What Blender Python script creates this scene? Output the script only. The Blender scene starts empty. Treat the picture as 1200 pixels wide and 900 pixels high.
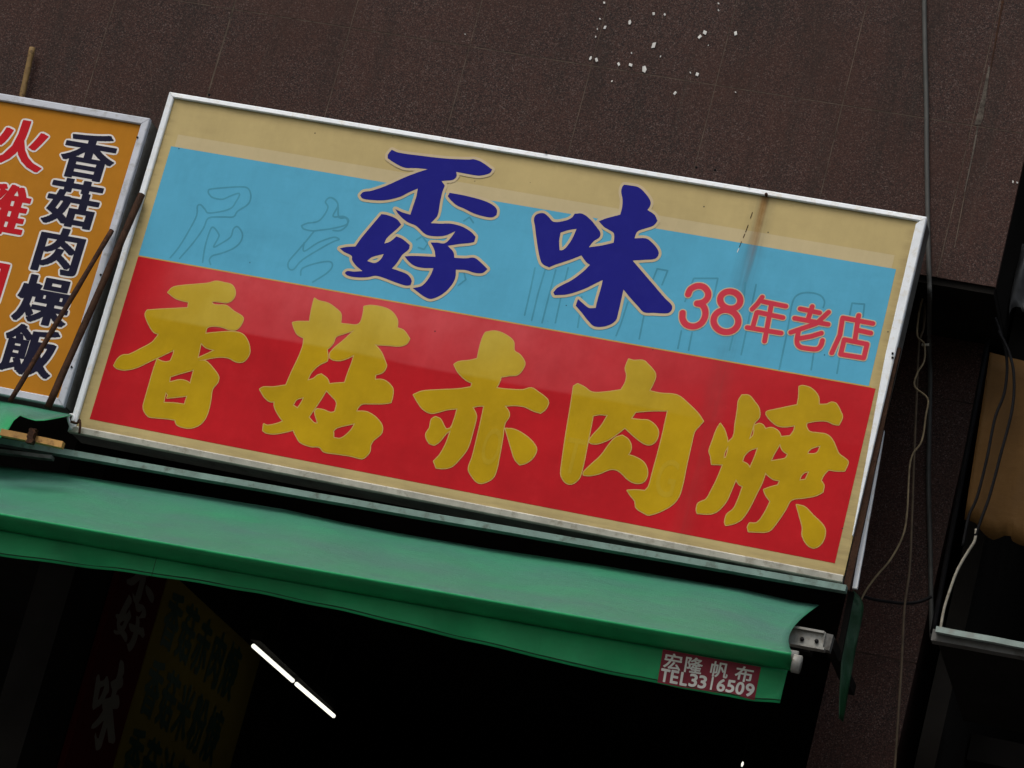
import bpy, bmesh, math, random
from mathutils import Vector, Matrix
from mathutils.geometry import delaunay_2d_cdt, interpolate_bezier
random.seed(7)
scene = bpy.context.scene
COL = scene.collection

# ------------------------------------------------------------------ camera
ZB = 4.87                                   # height of the big sign's lower left corner above the street
FPX = 4003.15                               # focal length in pixels of the 1200 px wide photograph
CAM = Vector((5.60646, -13.23190, -3.26643))  # measured from that corner
AX_R = Vector((0.948914, 0.19777837, 0.24585759))
AX_U = Vector((-0.17473924, -0.319405, 0.93136815))
AX_F = Vector((-0.26273261, 0.92674924, 0.26852823))
cam_d = bpy.data.cameras.new('camera')
cam_d.sensor_width = 36.0
cam_d.lens = FPX / 1200 * 36
cam_d.clip_start = 0.1
cam_d.clip_end = 3000
cam = bpy.data.objects.new('camera', cam_d)
COL.objects.link(cam)
m = Matrix((AX_R, AX_U, -AX_F)).transposed().to_4x4()
m.translation = CAM + Vector((0, 0, ZB))
cam.matrix_world = m
scene.camera = cam

# ------------------------------------------------------------------ sky, sun, exposure
SUN_EL, SUN_AZ = math.radians(58), math.radians(205)     # azimuth clockwise from +Y
world = bpy.data.worlds.new('World')
scene.world = world
world.use_nodes = True
wn = world.node_tree
wn.nodes.clear()
sky = wn.nodes.new('ShaderNodeTexSky')
sky.sky_type = 'NISHITA'
sky.sun_disc = False
sky.sun_elevation = SUN_EL
sky.sun_rotation = SUN_AZ
sky.air_density = 1.5
sky.dust_density = 6.0
hs = wn.nodes.new('ShaderNodeHueSaturation')             # cloud veil: paler sky, evenly
hs.inputs['Saturation'].default_value = 0.70
bg = wn.nodes.new('ShaderNodeBackground')
bg.inputs['Strength'].default_value = 0.11
out = wn.nodes.new('ShaderNodeOutputWorld')
wn.links.new(sky.outputs[0], hs.inputs['Color'])
wn.links.new(hs.outputs[0], bg.inputs[0])
wn.links.new(bg.outputs[0], out.inputs[0])
sl = bpy.data.lights.new('sun', 'SUN')
sl.energy = 0.9
sl.angle = math.radians(25)
sl.color = (1.0, 0.97, 0.93)
so = bpy.data.objects.new('sun', sl)
COL.objects.link(so)
sd = Vector((math.sin(SUN_AZ) * math.cos(SUN_EL), math.cos(SUN_AZ) * math.cos(SUN_EL), math.sin(SUN_EL)))
so.rotation_euler = sd.to_track_quat('Z', 'Y').to_euler()
so.location = (0, -20, 30)
vs = scene.view_settings
vs.view_transform = 'Standard'
vs.look = 'None'
vs.exposure = 0.28
vs.gamma = 1.0
vs.use_curve_mapping = False

# ------------------------------------------------------------------ pixel rays (photograph pixels -> points on known planes)
def ray(u, v):
    return AX_F + AX_R * ((u - 600) / FPX) - AX_U * ((v - 450) / FPX)
def at(u, v, y=0.0):
    r = ray(u, v); return CAM + r * ((y - CAM.y) / r.y)
def atz(u, v, z):
    r = ray(u, v); return CAM + r * ((z - CAM.z) / r.z)
def atx(u, v, x):
    r = ray(u, v); return CAM + r * ((x - CAM.x) / r.x)

# ------------------------------------------------------------------ materials
MATS = {}
class NT:
    def __init__(s, name):
        s.m = bpy.data.materials.new(name); s.m.use_nodes = True
        s.t = s.m.node_tree; s.b = s.t.nodes['Principled BSDF']
        s.tc = s.n('ShaderNodeTexCoord')
    def n(s, typ, **kw):
        x = s.t.nodes.new(typ)
        for k, v in kw.items(): setattr(x, k, v)
        return x
    def l(s, a, b): s.t.links.new(a, b)
    def coord(s, scale=(1, 1, 1), loc=(0, 0, 0), kind='Object'):
        mp = s.n('ShaderNodeMapping'); s.l(s.tc.outputs[kind], mp.inputs['Vector'])
        mp.inputs['Scale'].default_value = scale; mp.inputs['Location'].default_value = loc
        return mp.outputs[0]
    def noise(s, scale, detail=4, rough=.55, vec=None):
        x = s.n('ShaderNodeTexNoise'); x.inputs['Scale'].default_value = scale
        x.inputs['Detail'].default_value = detail; x.inputs['Roughness'].default_value = rough
        s.l(vec if vec else s.tc.outputs['Object'], x.inputs['Vector']); return x.outputs['Fac']
    def ramp(s, fac, stops):
        r = s.n('ShaderNodeValToRGB'); e = r.color_ramp.elements
        while len(e) < len(stops): e.new(.5)
        for q, (p, c) in zip(e, stops):
            q.position = p; q.color = (c, c, c, 1) if not hasattr(c, '__len__') else (*c, 1)
        s.l(fac, r.inputs['Fac']); return r.outputs['Color']
    def mix(s, fac, a, b, mode='MIX'):
        x = s.n('ShaderNodeMix', data_type='RGBA', blend_type=mode)
        for sock, v in ((x.inputs['Factor'], fac), (x.inputs[6], a), (x.inputs[7], b)):
            if hasattr(v, 'is_linked'): s.l(v, sock)
            elif hasattr(v, '__len__'): sock.default_value = (*v, 1)
            else: sock.default_value = v
        return x.outputs[2]
    def math(s, op, a, b=0.0, c=None):
        x = s.n('ShaderNodeMath', operation=op)
        for i, v in enumerate((a, b) if c is None else (a, b, c)):
            if hasattr(v, 'is_linked'): s.l(v, x.inputs[i])
            else: x.inputs[i].default_value = v
        return x.outputs[0]
    def smooth(s, v, lo, hi, a=0.0, b=1.0):
        x = s.n('ShaderNodeMapRange', interpolation_type='SMOOTHSTEP')
        s.l(v, x.inputs[0])
        for i, q in enumerate((lo, hi, a, b)): x.inputs[i + 1].default_value = q
        return x.outputs[0]
    def xyz(s):
        x = s.n('ShaderNodeSeparateXYZ'); s.l(s.tc.outputs['Object'], x.inputs[0]); return x.outputs
    def bump(s, h, strength, dist=.01):
        x = s.n('ShaderNodeBump'); x.inputs['Strength'].default_value = strength; x.inputs['Distance'].default_value = dist
        s.l(h, x.inputs['Height']); s.l(x.outputs[0], s.b.inputs['Normal'])
    def done(s, col, rough=.5, spec=.5, metal=0.0):
        if hasattr(col, 'is_linked'): s.l(col, s.b.inputs['Base Color'])
        else: s.b.inputs['Base Color'].default_value = (*col, 1)
        if hasattr(rough, 'is_linked'): s.l(rough, s.b.inputs['Roughness'])
        else: s.b.inputs['Roughness'].default_value = rough
        s.b.inputs['Specular IOR Level'].default_value = spec
        s.b.inputs['Metallic'].default_value = metal
        MATS[s.m.name] = s.m
        return s.m

def plain(name, c, rough=.5, spec=.4, var=.25, scale=9., metal=0.0, dirt=None, bump=0.0):
    t = NT(name)
    n = t.ramp(t.noise(scale, 5, .6), [(.3, 1 - var), (.7, 1 + var * .4)])
    col = t.mix(1.0, c, n, 'MULTIPLY')
    if dirt:
        col = t.mix(t.ramp(t.noise(scale * 2.7, 6, .7), [(.52, 0.), (.68, 1.)]), col, dirt)
    if bump: t.bump(t.noise(scale * 8, 4), bump)
    return t.done(col, rough, spec, metal)

def granite():
    t = NT('granite')
    oi = t.n('ShaderNodeObjectInfo')
    v = t.n('ShaderNodeTexVoronoi'); v.inputs['Scale'].default_value = 240
    t.l(t.tc.outputs['Object'], v.inputs['Vector'])
    sep = t.n('ShaderNodeSeparateColor'); t.l(v.outputs['Color'], sep.inputs[0])
    c = t.ramp(sep.outputs[0], [(0., (.010, .007, .007)), (.30, (.018, .012, .011)), (.62, (.048, .021, .017)), (.90, (.072, .034, .027)), (1., (.140, .105, .095))])
    v2 = t.n('ShaderNodeTexVoronoi'); v2.inputs['Scale'].default_value = 320
    t.l(t.tc.outputs['Object'], v2.inputs['Vector'])
    sep2 = t.n('ShaderNodeSeparateColor'); t.l(v2.outputs['Color'], sep2.inputs[0])
    c = t.mix(.3, c, t.ramp(sep2.outputs[0], [(.2, (.011, .008, .008)), (.7, (.044, .022, .018)), (1., (.15, .115, .10))]))
    big = t.noise(2.1, 5, .6)
    c = t.mix(t.ramp(big, [(.38, 0.), (.72, .5)]), c, (.052, .020, .013))
    streak = t.noise(1.0, 6, .65, t.coord((7, 1, .7)))
    c = t.mix(t.ramp(streak, [(.5, 0.), (.74, .60)]), c, (.014, .012, .010))
    c = t.mix(t.ramp(t.noise(1.0, 6, .7, t.coord((19, 1, .9), (3, 0, 5))), [(.60, 0.), (.76, .20)]), c, (.09, .075, .06))
    tint = t.math('MULTIPLY_ADD', oi.outputs['Random'], .22, .89)
    c = t.mix(1.0, c, t.ramp(tint, [(0., 0.), (1., 1.)]), 'MULTIPLY')
    rg = t.math('MULTIPLY_ADD', streak, .25, .38)
    t.bump(sep.outputs[1], .03, .002)
    return t.done(c, rg, .10)

RUST_X = 2.714
def stained(t, col, zlo=0.0):
    """rust run-off below a bolt on the top rail, grime spots, soft print unevenness"""
    x = t.xyz()
    wob = t.math('MULTIPLY_ADD', t.noise(3.0, 2), .02, -.010)
    d = t.math('ABSOLUTE', t.math('ADD', t.math('SUBTRACT', x[0], RUST_X), wob))
    core = t.smooth(d, 0.0, .026, 1., 0.)
    wide = t.smooth(d, 0.0, .075, 1., 0.)
    up = t.smooth(x[2], 1.15, 1.56, 0., 1.)
    low = t.smooth(x[2], .83, 1.50, .45, 1.)
    streak = t.ramp(t.noise(1.0, 5, .6, t.coord((60, 1, 3))), [(.3, .3), (.65, 1.)])
    col = t.mix(t.math('MULTIPLY', t.math('MULTIPLY', wide, low), t.math('MULTIPLY', streak, .45)), col, (.055, .065, .055))
    col = t.mix(t.math('MULTIPLY', t.math('MULTIPLY', core, up), t.math('MULTIPLY_ADD', streak, .5, .45)), col, (.20, .075, .010))
    spots = t.n('ShaderNodeTexVoronoi'); spots.inputs['Scale'].default_value = 17
    t.l(t.tc.outputs['Object'], spots.inputs['Vector'])
    sp = t.n('ShaderNodeSeparateColor'); t.l(spots.outputs['Color'], sp.inputs[0])
    hit = t.math('MULTIPLY', t.smooth(spots.outputs['Distance'], .045, .075, 1., 0.), t.smooth(sp.outputs[0], .84, .90, 0., .8))
    col = t.mix(hit, col, (.015, .025, .03))
    return col

def vinyl(name, c, fade=None, var=.10, rough=.48, spec=.07, stain=True, edge_dirt=False):
    t = NT(name)
    n = t.ramp(t.noise(3.2, 5, .6), [(.3, 1 - var), (.7, 1.0)])
    col = t.mix(1.0, c, n, 'MULTIPLY')
    wipe = t.noise(1.0, 6, .65, t.coord((3.0, 1, 14)))
    col = t.mix(t.ramp(wipe, [(.52, 0.), (.8, .16)]), col, tuple(q * .55 for q in c))
    if fade:
        x = t.xyz()
        zz = t.math('ADD', x[2], t.math('MULTIPLY_ADD', t.noise(1.2, 2), .04, -.02))
        band = t.smooth(zz, .565, .585)
        left = t.smooth(x[0], .10, .45)
        right = t.smooth(x[0], 1.7, 3.1, 1., .10)
        cloud = t.ramp(t.noise(4.5, 5, .6), [(.3, .45), (.65, 1.)])
        top = t.smooth(x[2], .57, .83, .55, 1.)
        f = t.math('MULTIPLY', t.math('MULTIPLY', band, t.math('MULTIPLY', left, right)), t.math('MULTIPLY', cloud, top))
        col = t.mix(t.math('MULTIPLY', f, fade[1]), col, fade[0])
    if stain: col = stained(t, col)
    fine = t.ramp(t.noise(1.0, 6, .7, t.coord((26, 1, 5))), [(.35, .97), (.65, 1.01)])
    col = t.mix(1.0, col, fine, 'MULTIPLY')
    blot = t.ramp(t.noise(9.0, 6, .72), [(.50, 0.), (.74, .16)])
    col = t.mix(blot, col, tuple(min(1, q * 1.25 + .02) for q in c))
    if edge_dirt:
        x = t.xyz()
        dz = t.math('SUBTRACT', 1.575, x[2]); dx = t.math('MINIMUM', t.math('SUBTRACT', x[0], .028), t.math('SUBTRACT', 3.36, x[0]))
        dn = t.math('MINIMUM', t.math('MINIMUM', dz, dx), t.math('SUBTRACT', x[2], .031))
        g = t.math('MULTIPLY', t.smooth(dn, 0.0, .05, 1., 0.), t.ramp(t.noise(1.0, 6, .7, t.coord((4, 1, 30))), [(.35, .1), (.7, .75)]))
        col = t.mix(t.math('MULTIPLY', g, .7), col, (.14, .105, .055))
    rg = t.math('MULTIPLY_ADD', t.noise(7, 4), .2, rough - .1)
    return t.done(col, rg, spec)

granite()
plain('mortar', (.115, .090, .070), .9, .05, .6, 7, dirt=(.03, .022, .018))
plain('scar_stain', (.115, .100, .085), .9, .05, .6, 30, dirt=(.03, .022, .018))
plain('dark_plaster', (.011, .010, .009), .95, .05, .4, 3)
plain('street_asphalt', (.055, .055, .055), .9, .3, .3, 2)
plain('pavement_tile', (.16, .15, .14), .8, .3, .3, 3)
vinyl('cream_face', (.515, .410, .190), var=.14, edge_dirt=True)
vinyl('cream_strip', (.540, .450, .262), var=.10)
vinyl('blue_vinyl', (.096, .400, .600), var=.12)
vinyl('red_vinyl', (.520, .011, .018), fade=((.620, .095, .108), .75), var=.24)
vinyl('yellow_vinyl', (.495, .315, .005), fade=((.560, .440, .080), .75), var=.24, stain=False)
vinyl('navy_vinyl', (.011, .012, .215), var=.08, stain=False)
vinyl('pale_edge', (.56, .46, .30), var=.1, stain=False)
vinyl('gold_edge', (.55, .36, .10), var=.1, stain=False)
vinyl('red_letter', (.600, .045, .075), var=.1, stain=False)
vinyl('ghost_line', (.076, .330, .470), var=.3, stain=False)
vinyl('ghost_yellow', (.485, .322, .014), var=.2, stain=False)
vinyl('orange_face', (.440, .180, .013), var=.12, stain=False)
vinyl('ink_letter', (.010, .010, .030), var=.1, stain=False)
vinyl('crimson_letter', (.480, .010, .018), var=.1, stain=False)
vinyl('white_edge', (.70, .68, .66), var=.1, stain=False)
plain('white_aluminium', (.78, .83, .88), .40, .4, .10, 11, dirt=(.66, .65, .60))
plain('dull_aluminium', (.46, .45, .39), .5, .3, .3, 9, dirt=(.26, .24, .19))  # darker, yellower version of the frame metal for the bottom rail
plain('old_aluminium', (.52, .55, .62), .42, .4, .18, 8, dirt=(.36, .37, .38))
plain('box_side', (.10, .10, .095), .6, .4, .5, 6, dirt=(.035, .03, .025))
plain('rusty_iron', (.045, .022, .014), .85, .12, .5, 22, dirt=(.085, .036, .015), bump=.4)
plain('brown_timber', (.048, .023, .013), .8, .12, .5, 16, dirt=(.02, .012, .008), bump=.4)
plain('pale_bamboo', (.20, .125, .045), .7, .3, .5, 18, dirt=(.07, .04, .015))
plain('orange_beam', (.42, .235, .070), .7, .3, .4, 12, dirt=(.16, .08, .03))
plain('galvanised', (.27, .27, .25), .45, .5, .3, 14, dirt=(.16, .14, .11))
plain('green_rail', (.16, .26, .23), .45, .5, .35, 9, dirt=(.07, .10, .08))
plain('black_rubber', (.007, .007, .008), .7, .12, .3, 20)
plain('grey_cable', (.060, .062, .058), .6, .4, .3, 20)
plain('beige_cable', (.22, .17, .10), .7, .3, .5, 25)
plain('brown_cable', (.07, .05, .03), .7, .3, .4, 20)
plain('white_cable', (.36, .34, .28), .6, .3, .3, 18, dirt=(.2, .17, .12))
plain('white_scrap', (.66, .66, .64), .9, .2, .2, 30)
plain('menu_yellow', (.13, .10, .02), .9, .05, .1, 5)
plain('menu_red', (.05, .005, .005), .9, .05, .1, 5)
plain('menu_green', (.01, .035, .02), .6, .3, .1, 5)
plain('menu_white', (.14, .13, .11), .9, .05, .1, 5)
plain('pale_gutter', (.24, .31, .29), .4, .5, .3, 9, dirt=(.20, .22, .20))
plain('grey_plastic', (.07, .072, .075), .45, .5, .5, 6)
plain('patch_maroon', (.215, .012, .030), .55, .3, .25, 9)
plain('paint_white', (.72, .72, .68), .6, .3, .15, 15)

def fabric(name, c, sheen_col, amt, spec=.30):
    t = NT(name)
    col = t.mix(1.0, c, t.ramp(t.noise(5, 5, .6), [(.3, .78), (.7, 1.08)]), 'MULTIPLY')
    geo = t.n('ShaderNodeNewGeometry')
    sx = t.n('ShaderNodeSeparateXYZ'); t.l(geo.outputs['Normal'], sx.inputs[0])
    sheen = t.math('MULTIPLY', t.smooth(sx.outputs[2], .25, .75), t.ramp(t.noise(2.6, 6, .62, t.coord((.7, 2, 2))), [(.28, .55), (.66, 1.)]))
    col = t.mix(t.math('MULTIPLY', sheen, amt), col, sheen_col)          # sky sheen painted into the colour of upward faces
    col = t.mix(t.ramp(t.noise(1.0, 6, .7, t.coord((40, 6, 6))), [(.6, 0.), (.8, .25)]), col, tuple(q * .4 for q in c))
    w = t.n('ShaderNodeTexWave'); w.inputs['Scale'].default_value = 140; t.l(t.tc.outputs['Object'], w.inputs['Vector'])
    crease = t.noise(1.0, 5, .6, t.coord((5, 16, 9)))
    t.bump(t.math('ADD', t.math('MULTIPLY', w.outputs['Fac'], .12), t.math('ADD', t.noise(9, 4), crease)), .45, .012)
    return t.done(col, .45, spec)
fabric('green_canvas', (.010, .310, .105), (.064, .160, .142), .90)
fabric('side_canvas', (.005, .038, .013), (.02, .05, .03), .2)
fabric('brown_canvas', (.082, .043, .013), (.09, .05, .02), .2, .08)
t = NT('lit_tube'); t.b.inputs['Emission Color'].default_value = (1, .98, .86, 1); t.b.inputs['Emission Strength'].default_value = 1.0
t.done((.9, .9, .85), .4)

# ------------------------------------------------------------------ object helpers (coordinates measured from the big sign's lower left corner)
def base(o, org, parent):
    o['o'] = tuple(org)
    if parent is None:
        o.location = Vector(org) + Vector((0, 0, ZB))
    else:
        o.parent = parent
def tag(o, label, cat, group=None, kind=None):
    if label: o['label'] = label
    if cat: o['category'] = cat
    if group: o['group'] = group
    if kind: o['kind'] = kind
    return o
def thing(name, org, label, cat, group=None):
    o = bpy.data.objects.new(name, None); COL.objects.link(o)
    o.empty_display_size = .1
    base(o, org, None); return tag(o, label, cat, group)
def mesh(name, vs_, fs, mat, parent=None, org=None, smooth=False):
    if org is None:
        if parent is not None: org = parent['o']
        else:
            n = len(vs_)
            org = (sum(v[0] for v in vs_) / n, sum(v[1] for v in vs_) / n, min(v[2] for v in vs_))
    me = bpy.data.meshes.new(name)
    me.from_pydata([(v[0] - org[0], v[1] - org[1], v[2] - org[2]) for v in vs_], [], fs)
    me.materials.append(MATS[mat])
    if smooth:
        for p in me.polygons: p.use_smooth = True
    me.update()
    o = bpy.data.objects.new(name, me); COL.objects.link(o)
    base(o, org, parent); return o
def recalc(o):
    bm = bmesh.new(); bm.from_mesh(o.data); bmesh.ops.recalc_face_normals(bm, faces=bm.faces[:]); bm.to_mesh(o.data); bm.free()
    return o
def box_vf(x0, x1, y0, y1, z0, z1):
    v = [(x, y, z) for x in (x0, x1) for y in (y0, y1) for z in (z0, z1)]
    f = [(0, 1, 3, 2), (4, 6, 7, 5), (0, 4, 5, 1), (2, 3, 7, 6), (0, 2, 6, 4), (1, 5, 7, 3)]
    return v, f
def box(name, x0, x1, y0, y1, z0, z1, mat, parent=None, bevel=0.0):
    o = mesh(name, *box_vf(x0, x1, y0, y1, z0, z1), mat, parent)
    recalc(o)
    if bevel:
        bm = bmesh.new(); bm.from_mesh(o.data)
        bmesh.ops.bevel(bm, geom=bm.edges[:], offset=bevel, segments=1, affect='EDGES'); bm.to_mesh(o.data); bm.free()
    return o
def catmull(pts, k=6):
    pts = [Vector(p) for p in pts]; res = []
    for i in range(len(pts) - 1):
        p0, p1, p2, p3 = pts[max(i - 1, 0)], pts[i], pts[i + 1], pts[min(i + 2, len(pts) - 1)]
        for j in range(k):
            s = j / k
            res.append(.5 * ((2 * p1) + (p2 - p0) * s + (2 * p0 - 5 * p1 + 4 * p2 - p3) * s * s + (3 * p1 - p0 - 3 * p2 + p3) * s ** 3))
    res.append(pts[-1]); return res
def tube_vf(pts, rad, sides=8, jitter=0.0):
    vs_, fs = [], []
    n = len(pts)
    for i, p in enumerate(pts):
        d = (pts[min(i + 1, n - 1)] - pts[max(i - 1, 0)]).normalized()
        a = d.cross(Vector((0, 1, 0)) if abs(d.y) < .9 else Vector((1, 0, 0))).normalized(); b = d.cross(a)
        r = rad(i / (n - 1)) if callable(rad) else rad
        for k in range(sides):
            w = 2 * math.pi * k / sides
            q = r * (1 + random.uniform(-jitter, jitter))
            vs_.append(p + a * math.cos(w) * q + b * math.sin(w) * q)
    for i in range(n - 1):
        for k in range(sides):
            fs.append((i * sides + k, i * sides + (k + 1) % sides, (i + 1) * sides + (k + 1) % sides, (i + 1) * sides + k))
    fs.append(tuple(range(sides))); fs.append(tuple(range((n - 1) * sides, n * sides)))
    return vs_, fs
def tube(name, pts, rad, mat, parent=None, sides=8, jitter=0.0):
    o = mesh(name, *tube_vf([Vector(p) for p in pts], rad, sides, jitter), mat, parent, smooth=True)
    return recalc(o)
def px_path(pl, y):
    """photo pixels (u, v[, y]) -> smooth path on the wall plane"""
    return catmull([at(p[0], p[1], p[2] if len(p) > 2 else y) for p in pl])

# ------------------------------------------------------------------ flat lettering
def signed_area(l):
    return sum(l[i][0] * l[(i + 1) % len(l)][1] - l[(i + 1) % len(l)][0] * l[i][1] for i in range(len(l))) / 2
def ccw(l):
    return l if signed_area(l) > 0 else l[::-1]
def smooth_loop(pts, k=4, corner=52):
    n = len(pts); P = [Vector(p) for p in pts]; res = []
    cr = []
    for i in range(n):
        a, b = P[i] - P[i - 1], P[(i + 1) % n] - P[i]
        cr.append(a.length > 1e-9 and b.length > 1e-9 and abs(math.degrees(a.angle_signed(b))) > corner)
    for i in range(n):
        p1, p2 = P[i], P[(i + 1) % n]; L = (p2 - p1).length
        def tan(j, other):
            if cr[j]: return (p2 - p1)
            d = (P[(j + 1) % n] - P[j - 1]); return d.normalized() * L if d.length > 1e-9 else p2 - p1
        t1, t2 = tan(i, 0), tan((i + 1) % n, 0)
        for j in range(k):
            s = j / k
            h = (2 * s ** 3 - 3 * s * s + 1, s ** 3 - 2 * s * s + s, -2 * s ** 3 + 3 * s * s, s ** 3 - s * s)
            res.append(p1 * h[0] + t1 * h[1] + p2 * h[2] + t2 * h[3])
    return res
def thin(loop, tol):
    res = []
    for p in loop:
        if not res or (p - res[-1]).length > tol: res.append(p)
    if len(res) > 3 and (res[0] - res[-1]).length < tol: res.pop()
    return res
def disc(c, r, n=8):
    o_ = .125 if n == 4 else 0.0                                   # a four-sided pen is an upright square
    if n == 4: r *= 1.36
    return [Vector((c[0] + r * math.cos(2 * math.pi * (i / n + o_)), c[1] + r * math.sin(2 * math.pi * (i / n + o_)))) for i in range(n)]
def ribbon(path, w, closed, n=8):
    """polygons whose union is the path drawn with a round pen of width 2w"""
    ps = []
    m_ = len(path)
    for i in range(m_ if closed else m_ - 1):
        a, b = path[i], path[(i + 1) % m_]
        d = b - a
        if d.length < 1e-9: continue
        nn = Vector((-d.y, d.x)).normalized() * w
        ps.append([a + nn, a - nn, b - nn, b + nn])
    for p in path: ps.append(disc(p, w, n))
    return ps
def region(fills, adds):
    """fills: even-odd loops; adds: polygons united with them. -> verts, tris"""
    V, F = [], []
    for l in list(fills) + list(adds):
        l = ccw([Vector((p[0], p[1])) for p in l])
        F.append(list(range(len(V), len(V) + len(l)))); V += l
    nf = len(fills)
    rv, _, rf, _, _, of = delaunay_2d_cdt(V, [], F, 0, 1e-6)
    keep = []
    for f, src in zip(rf, of):
        if any(q >= nf for q in src) or len([q for q in src if q < nf]) % 2: keep.append(f)
    used = sorted({i for f in keep for i in f}); idx = {u: i for i, u in enumerate(used)}
    return [rv[u] for u in used], [[idx[i] for i in f] for f in keep]
def print_mesh(name, fills, adds, mat, parent, to3d):
    v, f = region(fills, adds)
    o = mesh(name, [to3d(p) for p in v], f, mat, parent)
    return o
def sign_plane(y):
    return lambda p: Vector((p[0], y, p[1]))
def px_loop(ox, oy, sc, pts):
    res = []
    for a, b in pts:
        q = at(ox + a / sc, oy + b / sc, 0.0); res.append(Vector((q.x, q.z)))
    return res
def glyph_loops(txt):
    d = bpy.data.curves.new('glyph', 'FONT'); d.body = txt
    o = bpy.data.objects.new('glyph', d); COL.objects.link(o)
    dg = bpy.context.evaluated_depsgraph_get()
    c = o.evaluated_get(dg).to_curve(dg)
    loops = []
    for s in c.splines:
        b = s.bezier_points; n = len(b); l = []
        for i in range(n):
            p, q = b[i], b[(i + 1) % n]
            straight = (p.handle_right - p.co).cross(q.co - p.co).length < 1e-5 and (q.handle_left - q.co).cross(q.co - p.co).length < 1e-5
            if straight: l.append(Vector((p.co.x, p.co.y)))
            else: l += [Vector((w.x, w.y)) for w in interpolate_bezier(p.co, p.handle_right, q.handle_left, q.co, 5)[:-1]]
        l = thin(l, 1e-4)
        if len(l) > 2: loops.append(l)
    o.evaluated_get(dg).to_curve_clear()
    bpy.data.objects.remove(o); bpy.data.curves.remove(d)
    return loops
GL = {}
def glyph(ch):
    if ch not in GL: GL[ch] = glyph_loops(ch)
    return GL[ch]
def letter(ch, centre, w, h, parent, mat, to3d_fill, bold=0.0, edge=None, edge_w=0.0, to3d_edge=None, name='character', thin_y=1.0):
    """one printed character, box w x h round centre (2D); returns the mesh"""
    ls = glyph(ch)
    xs = [p.x for l in ls for p in l]; ys = [p.y for l in ls for p in l]
    cx, cy = (min(xs) + max(xs)) / 2, (min(ys) + max(ys)) / 2
    if ord(ch) > 255: cx, cy, sx, sy = .5, .38, w / .93, h / .93
    else: sx, sy = w / max(max(xs) - min(xs), .01), h / max(max(ys) - min(ys), .01)
    if ch in '1I': sx = sy * .8
    fl = [[Vector((centre[0] + (p.x - cx) * sx, centre[1] + (p.y - cy) * sy)) for p in l] for l in ls]
    def pen(wx, wy, n):
        k = wx / wy
        return [[Vector((p.x, p.y / k)) for p in q] for l in fl for q in ribbon([Vector((p.x, p.y * k)) for p in l], wx, True, n)]
    adds = pen(bold, bold * thin_y, 4 if edge else 6) if bold else []
    o = print_mesh(name, fl, adds, mat, parent, to3d_fill)
    if edge:
        adds = pen(bold + edge_w, bold * thin_y + edge_w, 8)
        print_mesh('outline', fl, adds, edge, o, to3d_edge)
    return o

# ------------------------------------------------------------------ ground
gx = [(-700, -900, -ZB), (700, -900, -ZB), (700, 400, -ZB), (-700, 400, -ZB)]
tag(mesh('road', gx, [(0, 1, 2, 3)], 'street_asphalt'), 'grey asphalt street in front of the shops', 'road', kind='structure')
v, f = box_vf(-30, 30, -2.2, 14, -ZB + .004, -ZB + .13)
tag(recalc(mesh('pavement', v, f, 'pavement_tile')), 'raised tiled pavement under the arcade', 'pavement', kind='structure')

# ------------------------------------------------------------------ granite building
SOF, EDGE = 1.445, 3.700
WALL_Y, COL_Y = .28, .95
bld = thing('granite_building', (0, 0, -ZB), 'dark brown speckled granite building front above the signs', 'building')
box('wall', -9, EDGE - .006, WALL_Y + .0008, 9, SOF + .006, 7.2, 'mortar', bld)
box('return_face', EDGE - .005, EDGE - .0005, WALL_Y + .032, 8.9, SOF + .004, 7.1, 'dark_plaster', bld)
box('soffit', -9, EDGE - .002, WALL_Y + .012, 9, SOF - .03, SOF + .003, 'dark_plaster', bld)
xs = [.06 + .565 * i for i in range(-10, 7)]
zs = [SOF, 2.145, 3.325, 4.505, 5.685, 7.0]
for i in range(len(xs)):
    x0 = xs[i]; x1 = xs[i + 1] if i + 1 < len(xs) else EDGE
    if x1 > EDGE: x1 = EDGE
    if x1 - x0 < .02: continue
    g0 = .0034 if i == 10 else .0017; g1 = .0034 if i + 1 == 10 else .0017
    if x1 == EDGE: g1 = 0
    for k in range(len(zs) - 1):
        dy = random.uniform(-.0003, .0003)
        box('granite_panel', x0 + g0, x1 - g1, WALL_Y + dy, WALL_Y + .030, zs[k] + (.0021 if k else 0), zs[k + 1] - .0021, 'granite', bld)
# arcade column below the overhang
CX0, CX1 = 3.27, 3.63
box('column', CX0 + .005, CX1 - .005, COL_Y + .004, COL_Y + .60, -ZB + .13, SOF - .035, 'mortar', bld)
cz = [-ZB + .13, -3.59, -2.41, -1.23, -.05, 1.13, SOF - .032]
for k in range(len(cz) - 1):
    box('granite_panel', CX0, CX1, COL_Y, COL_Y + .018, cz[k] + .002, cz[k + 1] - .002, 'granite', bld)
    box('granite_panel', CX1 - .018, CX1, COL_Y + .019, COL_Y + .60, cz[k] + .002, cz[k + 1] - .002, 'granite', bld)
    box('granite_panel', CX0, CX0 + .018, COL_Y + .019, COL_Y + .60, cz[k] + .002, cz[k + 1] - .002, 'granite', bld)
# the dim shop behind: lintel, ceiling, side walls, back wall
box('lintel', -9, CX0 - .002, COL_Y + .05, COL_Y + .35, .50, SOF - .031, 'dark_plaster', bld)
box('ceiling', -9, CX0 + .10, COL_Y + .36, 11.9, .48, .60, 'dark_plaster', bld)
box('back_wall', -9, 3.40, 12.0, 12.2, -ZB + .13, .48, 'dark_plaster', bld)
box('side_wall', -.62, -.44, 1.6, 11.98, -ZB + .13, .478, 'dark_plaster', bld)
box('side_wall', 3.41, 3.60, 1.40, 11.98, -ZB + .13, SOF - .04, 'dark_plaster', bld)
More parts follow.
